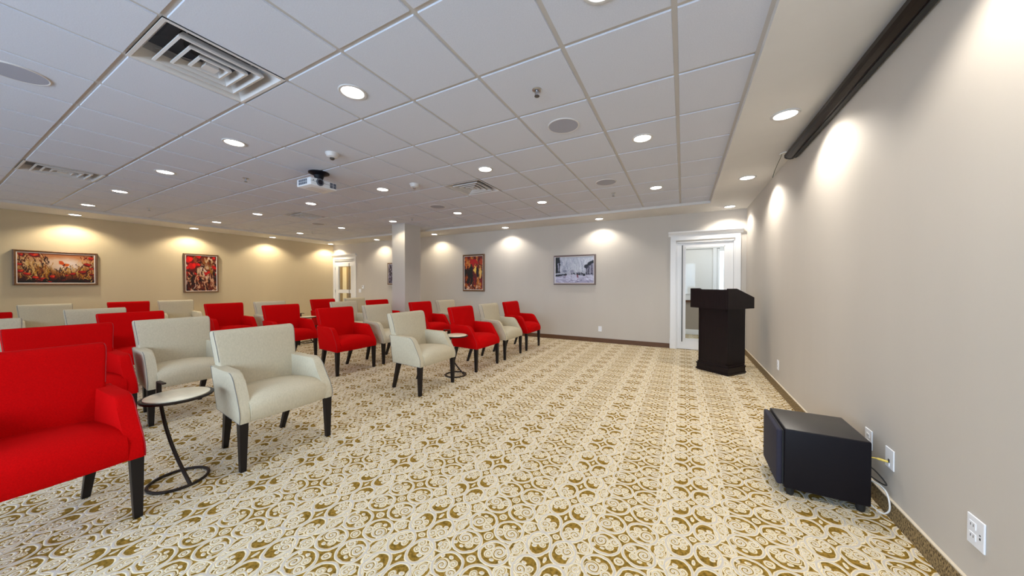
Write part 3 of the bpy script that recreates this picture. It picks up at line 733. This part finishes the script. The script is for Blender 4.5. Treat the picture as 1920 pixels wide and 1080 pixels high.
def picture(label, loc, rotz, w_, h_, fw, depth, fmat, fn, nx, ny):
    r = thing('framed_painting', label, 'painting', loc, rotz)
    bm = BM()
    pf = [(0, 0), (0, -depth*.8), (fw*.35, -depth), (fw, -depth*.85), (fw, 0)]
    def ring(bm, pf, W, H):
        rings = [[bm.verts.new((sx*(W/2-a), y, sz*(H/2-a))) for sx, sz in ((-1, -1), (1, -1), (1, 1), (-1, 1))] for a, y in pf]
        for A, B in zip(rings, rings[1:]):
            for k in range(4): bm.faces.new((A[k], A[(k+1) % 4], B[(k+1) % 4], B[k]))
    ring(bm, pf, w_, h_); obj('frame', bm, fmat, r)
    bm = BM(); q = .010; ring(bm, [(0, -depth*.6), (0, -depth*.84), (q, -depth*.80), (q, -depth*.5)], w_-2*fw, h_-2*fw); obj('inner_lip', bm, M_lip, r)
    me = paint_mesh(w_-2*fw-2*q, h_-2*fw-2*q, nx, ny, fn); o = bpy.data.objects.new('canvas', me); C.objects.link(o); o.parent = r; o.location = (0, -depth*.62, 0)
    bm = BM(); box(bm, -w_/2+.005, w_/2-.005, -depth*.5, 0, -h_/2+.005, h_/2-.005); obj('backing', bm, fmat, r)
    return r
RL = PI/2      # local -Y -> world +X
picture('wide framed painting of orange and red poppies on the left wall', (XL, 1.460, 1.610), RL, .995, .672, .038, .055, M_frame, art1, 190, 110)
picture('upright framed painting of red poppies on the left wall', (XL, 3.643, 1.575), RL, .685, .990, .032, .055, M_frame, art2, 120, 170)
picture('tall narrow framed painting of a couple under a red umbrella, right of the pillar', (-5.004, YF, 1.598), 0, .70, 1.0, .042, .04, M_frame, art3, 120, 180)
picture('wide pewter framed painting of a grey rainy street with a small red figure', (-2.211, YF, 1.622), 0, .99, .685, .034, .04, M_frame2, art4, 180, 120)
picture('dark framed grey painting on the far wall half hidden behind the pillar', (-7.81, YF, 1.622), 0, .99, .685, .034, .04, M_frame, art5, 120, 80)

# ================================================================== chairs
def make_chair(kind):
    fab, pip = (M_cream, M_pipe_c) if kind == 'cream' else (M_red, M_pipe_r)
    r = thing('armchair', 'x', 'armchair')
    S = .30
    # --- seat: domed cushion with rolled front
    prof = [(-.470, .472)]
    prof += [(-.40, .480), (-.30, .490), (-.20, .497), (-.13, .498)]
    for k in range(1, 9):
        t_ = k/8*PI/2; prof.append((-.13+.135*math.sin(t_), .412+.086*math.cos(t_)))
    prof += [(.004, .38), (-.002, .350), (-.012, .336)]
    ny = 15; bm = BM(); G = []
    for (px, pz) in prof:
        row = []
        for j in range(ny):
            y = -.262+.524*j/(ny-1); q = 1-(2*abs(j/(ny-1)-.5))**2.4
            dz = .032*q*max(0, min(1, (pz-.34)/.12)); dx = .016*q*max(0, min(1, (px+.15)/.12))
            row.append(bm.verts.new((px+dx+S, y, pz+dz)))
        G.append(row)
    for A, B in zip(G, G[1:]):
        for j in range(ny-1): bm.faces.new((A[j], A[j+1], B[j+1], B[j]))
    bl = [bm.verts.new((-.470+S, -.262+.524*j/(ny-1), .336)) for j in range(ny)]
    for j in range(ny-1): bm.faces.new((bl[j], bl[j+1], G[0][j+1], G[0][j])); bm.faces.new((bl[j], bl[j+1], G[-1][j+1], G[-1][j]))
    for e in (0, ny-1): bm.faces.new([g[e] for g in G]+[bl[e]])
    obj('seat', bm, fab, r, smooth=50)
    # --- arms
    ap = [(-.500, .336), (-.004, .336), (.002, .375), (-.004, .415), (-.022, .455), (-.052, .505), (-.085, .560), (-.115, .612), (-.138, .645), (-.165, .662), (-.205, .668), (-.33, .668), (-.44, .672), (-.520, .676)]
    def yo(x, z):
        f = min(1, max(0, -x/.5)); g = min(1, max(0, (z-.336)/.33))
        return (.330-.055*f)*(1-g)+(.322-.020*f)*g
    for s in (-1, 1):
        bm = BM()
        O = [bm.verts.new((x+S, s*yo(x, z), z)) for x, z in ap]; I = [bm.verts.new((x+S, s*(yo(x, z)-.072), z)) for x, z in ap]
        n = len(ap); fs = [bm.faces.new(O), bm.faces.new(I[::-1])]+[bm.faces.new((O[k], I[k], I[(k+1) % n], O[(k+1) % n])) for k in range(n)]
        es = set()
        for f in fs[:2]: es |= set(f.edges)
        bmesh.ops.bevel(bm, geom=list(es), offset=.013, segments=3, affect='EDGES', profile=.5)
        arm = obj('armrest', bm, fab, r, smooth=45)
        bm = BM(); tube(bm, [(x+S+(.0 if z < .64 else -.002), s*(yo(x, z)-.0035), z-.0035*(z > .64)+.0035*(z < .34)) for x, z in ap], .0026, 6, closed=True)
        obj('piping', bm, pip, arm)
    # --- backrest
    L = [(.340, -.40, -.478, .268), (.50, -.418, -.500, .268), (.62, -.438, -.525, .270), (.70, -.452, -.542, .275), (.80, -.474, -.562, .281), (.86, -.488, -.574, .286), (.895, -.499, -.582, .288),
         (.915, -.510, -.586, .288), (.927, -.522, -.584, .285), (.932, -.538, -.574, .280)]
    bm = BM(); RG = []
    for z, xf, xb, hw in L:
        c = .018 if z < .93 else .010; pts = []
        for (cx, cy, a0) in ((xf-c, hw-c, 0), (xb+c, hw-c, PI/2), (xb+c, -hw+c, PI), (xf-c, -hw+c, 1.5*PI)):
            for k in range(4):
                a = a0+k/3*PI/2; pts.append((cx+c*math.cos(a), cy+c*math.sin(a)))
            # mid points so the front can bow slightly
        RG.append([bm.verts.new((px+S, py, z)) for px, py in pts])
    for A, B in zip(RG, RG[1:]):
        m_ = len(A)
        for k in range(m_): bm.faces.new((A[k], A[(k+1) % m_], B[(k+1) % m_], B[k]))
    bm.faces.new(RG[0]); bm.faces.new(RG[-1])
    bk = obj('backrest', bm, fab, r, smooth=50)
    for s in (-1, 1):
        bm = BM(); tube(bm, [(xf-.006+S, s*(hw-.0045), z) for z, xf, xb, hw in L[3:-1]], .0026, 6); obj('piping', bm, pip, bk)
        bm = BM(); tube(bm, [(xb+.005+S, s*(hw-.0045), z) for z, xf, xb, hw in L[3:-1]], .0026, 6); obj('piping', bm, pip, bk)
    # --- legs
    for s in (-1, 1):
        bm = BM(); taper(bm, -.032+S, s*.297, .052, .34, -.030+S, s*.300, .034, 0); obj('leg', bm, M_leg, r)
        bm = BM(); taper(bm, -.440+S, s*.225, .050, .345, -.555+S, s*.205, .034, 0); obj('leg', bm, M_leg, r)
    return r
CH = {'cream': make_chair('cream'), 'red': make_chair('red')}
used = set()
R1, R2, R3, R4, R5 = -2.645, -4.245, -5.75, -7.17, -9.60
CHAIRS = [
 ('red', R1, .300, 0, 'large red armchair cut by the left edge, beside the nearest side table'),
 ('cream', R1, 1.387, 0, 'largest cream armchair, front row, right of the nearest side table'),
 ('cream', R1, 3.080, 0, 'front row cream armchair at the aisle, left of the second side table'),
 ('red', R1, 4.235, 0, 'front row red armchair just right of the second side table'),
 ('cream', R1, 5.090, 0, 'front row cream armchair between two red ones toward the far wall'),
 ('red', R1, 5.955, 0, 'red armchair at the far end of the front row near the far wall'),
 ('red', R2, .640, 0, 'second row red armchair directly behind the large red one at left'),
 ('cream', R2, 1.345, 0, 'cream armchair in the second row behind the nearest side table'),
 ('red', R2, 3.145, 0, 'second row red armchair at the aisle, just left of a cream one'),
 ('cream', R2, 3.930, 0, 'second row cream armchair partly hidden behind the front aisle cream one'),
 ('red', R2, 4.990, 0, 'red armchair in the second row partly behind the second side table'),
 ('cream', R2, 5.790, 0, 'cream armchair at the far end of the second row, mostly hidden'),
 ('cream', R3, .31, 0, 'third row cream armchair cut by the left edge behind red ones'),
 ('red', R3, 1.385, 0, 'third row red armchair just left behind a near cream one'),
 ('red', R3, 3.135, 0, 'red armchair in the third row left of the lone distant side table'),
 ('cream', R3, 4.330, 0, 'third row cream armchair directly behind the aisle red one'),
 ('red', R3, 5.170, 0, 'third row red armchair just left of the pillar, one arm showing'),
 ('red', R4, .38, 0, 'fourth row red armchair at the left edge, only its top corner showing'),
 ('cream', R4, 1.345, 0, 'fourth row pale cream armchair between a tan and a red one at left'),
 ('red', R4, 2.86, 0, 'fourth row red armchair right below the upright poppy painting'),
 ('cream', R4, 3.63, 0, 'fourth row cream armchair between two red ones, left of the distant side table'),
 ('red', R4, 4.76, 0, 'red armchair in the fourth row in front of the left-hand door'),
 ('cream', R4, 5.62, 0, 'fourth row cream armchair just right of the left-hand door'),
 ('cream', R5, 1.20, 0, 'back row tan armchair below the wide poppy painting'),
 ('red', R5, 2.19, 0, 'back row red armchair between the two poppy paintings'),
 ('cream', R5, 2.89, 0, 'back row tan armchair just left below the upright poppy painting'),
]
for kind, X_, Y_, rot, lab in CHAIRS:
    rr = rot + random.uniform(-.012, .012)
    if kind not in used:
        used.add(kind); c = CH[kind]; c.location = (X_-.30, Y_, 0); c.rotation_euler = (0, 0, rr); c['label'] = lab; c['group'] = kind+' armchairs in rows'
    else: dup(CH[kind], (X_-.30, Y_, 0), rr, lab, kind+' armchairs in rows')

# ================================================================== C-shaped side tables
def side_table(loc, label):
    r = thing('side_table', label, 'side table', loc, 0, 'small round side tables')
    bm = BM(); tube(bm, [(.143*math.cos(2*PI*k/40), .143*math.sin(2*PI*k/40), .010) for k in range(40)], .009, 8, closed=True); obj('base_ring', bm, M_iron, r, smooth=60)
    # curved stem rising from the front of the ring to the back of the top
    P0, P1, P2, P3 = Vector((.138, .012, .012)), Vector((-.02, -.01, .16)), Vector((-.135, -.035, .33)), Vector((-.150, -.045, .565))
    pts = []
    for k in range(17):
        t_ = k/16; pts.append(P0*(1-t_)**3+P1*3*t_*(1-t_)**2+P2*3*t_*t_*(1-t_)+P3*t_**3)
    bm = BM(); tube(bm, pts, .010, 10); obj('stem', bm, M_iron, r, smooth=60)
    bm = BM(); lathe(bm, [(.145, .548), (.172, .552), (.176, .560), (.176, .566), (.170, .569), (.158, .567)], 48); obj('tray', bm, M_iron, r, smooth=40)
    bm = BM(); lathe(bm, [(.156, .566), (.156, .572), (.152, .574)], 48); obj('table_top', bm, M_marble, r, smooth=40)
    bm = BM(); box(bm, -.166, -.150, -.058, -.034, .555, .648, bev=.002, seg=1); box(bm, -.166, -.060, -.056, -.036, .640, .650, bev=.002, seg=1); obj('handle', bm, M_iron, r)
    return r
t0 = side_table((-2.925, .838, 0), 'nearest small round side table with cream marble top, beside the large red armchair')
dup(t0, (-2.85, 3.67, 0), .1, 'front row marble-topped side table between a cream and a red armchair')
dup(t0, (-7.36, 4.21, 0), .15, 'distant small round side table left of the door, only its pale top showing')

# ================================================================== podium
Pd = thing('podium', 'dark espresso wooden podium standing before the right-hand glazed door', 'podium', (.565, 5.399, 0), math.atan2(.607, .795)-PI/2+PI/2)
# local frame: origin at the near floor corner, local -X runs along the audience side, local +Y runs to the back
ang = math.atan2(-.607, .795); Pd.rotation_euler = (0, 0, ang)
W_, Dp = .468, .455
bm = BM(); ch = .05
def foot(off): return [(-W_-off, -off), (off, -off), (off, Dp-ch+off*.4), (-ch+off*.4, Dp+off), (-W_+ch-off*.4, Dp+off), (-W_-off, Dp-ch+off*.4)]
prism(bm, foot(0), 0, .095, 'z', bev=.003, seg=1); prism(bm, foot(.010), .012, .03, 'z'); prism(bm, foot(.008), .095, .112, 'z', bev=.004, seg=2); prism(bm, foot(-.008), .108, .135, 'z', bev=.004, seg=2)
obj('plinth', bm, M_pod, Pd)
bm = BM(); box(bm, -W_+.020, -.020, .02, .43, .13, .945, bev=.003, seg=1)
obj('body', bm, M_pod, Pd)
bm = BM(); box(bm, -W_+.018, -W_+.045, .016, .025, .13, .94); box(bm, -.045, -.018, .016, .025, .13, .94); box(bm, -W_+.018, -.018, .016, .025, .90, .94); box(bm, -W_+.018, -.018, .016, .025, .13, .17)
obj('front_stiles', bm, M_pod, Pd)
dx0, dx1, dy0, dy1 = -.514, .050, -.087, .521
for a, b in ((dx0, dx0+.02), (dx1-.02, dx1)):
    bm = BM(); prism(bm, [(dy0, .942), (dy0, 1.232), (dy0+.196, 1.232), (dy1, 1.102), (dy1, .942)], a, b, 'x', bev=.0015, seg=1); obj('side_cheek', bm, M_pod, Pd)
bm = BM(); box(bm, dx0+.02, dx1-.02, dy0+.001, dy0+.022, .942, 1.218); obj('front_panel', bm, M_pod, Pd)
bm = BM(); box(bm, dx0+.02, dx1-.02, dy0+.02, dy1-.02, .942, .962); box(bm, dx0+.02, dx1-.02, dy1-.02, dy1, .942, 1.08); obj('shelf', bm, M_pod, Pd)
bm = BM(); prism(bm, [(dy0+.022, 1.20), (dy0+.022, 1.216), (dy0+.196, 1.216), (dy1, 1.086), (dy1, 1.070), (dy0+.196, 1.20)], dx0+.02, dx1-.02, 'x'); obj('reading_top', bm, M_podtop, Pd)

# ================================================================== subwoofer
sw = thing('subwoofer', 'black box subwoofer on the carpet against the right wall', 'speaker', (0, 0, 0))
bm = BM(); box(bm, .556, .940, 2.520, 2.910, .043, .41, bev=.010, seg=3)
bm.normal_update()
for f in bm.faces: f.material_index = 1 if f.normal.z > .9 else 0
obj('cabinet', bm, [M_black, M_topv], sw, smooth=35)
bm = BM(); box(bm, .520, .550, 2.528, 2.902, .055, .398, bev=.012, seg=3); obj('grille', bm, M_cloth, sw, smooth=35)
bm = BM(); box(bm, .548, .558, 2.535, 2.895, .06, .392); obj('baffle', bm, M_rub, sw)
for fx, fy in ((.59, 2.55), (.905, 2.55), (.59, 2.88), (.905, 2.88)):
    bm = BM(); lathe(bm, [(.016, 0), (.020, .012), (.022, .046)], 20, c=(fx, fy, 0)); obj('foot', bm, M_rub, sw, smooth=40)
bm = BM(); box(bm, .936, .946, 2.60, 2.84, .08, .36, bev=.002, seg=1); obj('amp_plate', bm, M_steel, sw)
bm = BM(); tube(bm, smoothpts([(.946, 2.62, .29), (.965, 2.60, .297), (.99, 2.585, .302), (1.012, 2.575, .300), (1.024, 2.57, .30)]), .0035, 8); tube(bm, [(.985, 2.588, .301), (1.021, 2.571, .30)], .0062, 8)
tag(obj('audio_cable', bm, M_caby, smooth=60), 'short yellow cable running from the wall plate to the subwoofer', 'cable')
bm = BM(); tube(bm, smoothpts([(.946, 2.66, .13), (.975, 2.60, .16), (1.00, 2.545, .15), (1.008, 2.52, .10), (1.005, 2.515, .05), (.985, 2.54, .02), (.955, 2.60, .035), (.946, 2.66, .06)]), .0042, 8)
tag(obj('speaker_wire', bm, M_cabw, smooth=60), 'looped white cable hanging between the subwoofer and the wall', 'cable')
bm = BM(); tube(bm, smoothpts([(.946, 2.70, .235), (.975, 2.62, .23), (.995, 2.56, .205), (1.000, 2.53, .185), (.985, 2.56, .18), (.952, 2.64, .19)]), .0035, 8)
tag(obj('black_cable', bm, M_rub, smooth=60), 'thin black cord behind the subwoofer', 'cable')
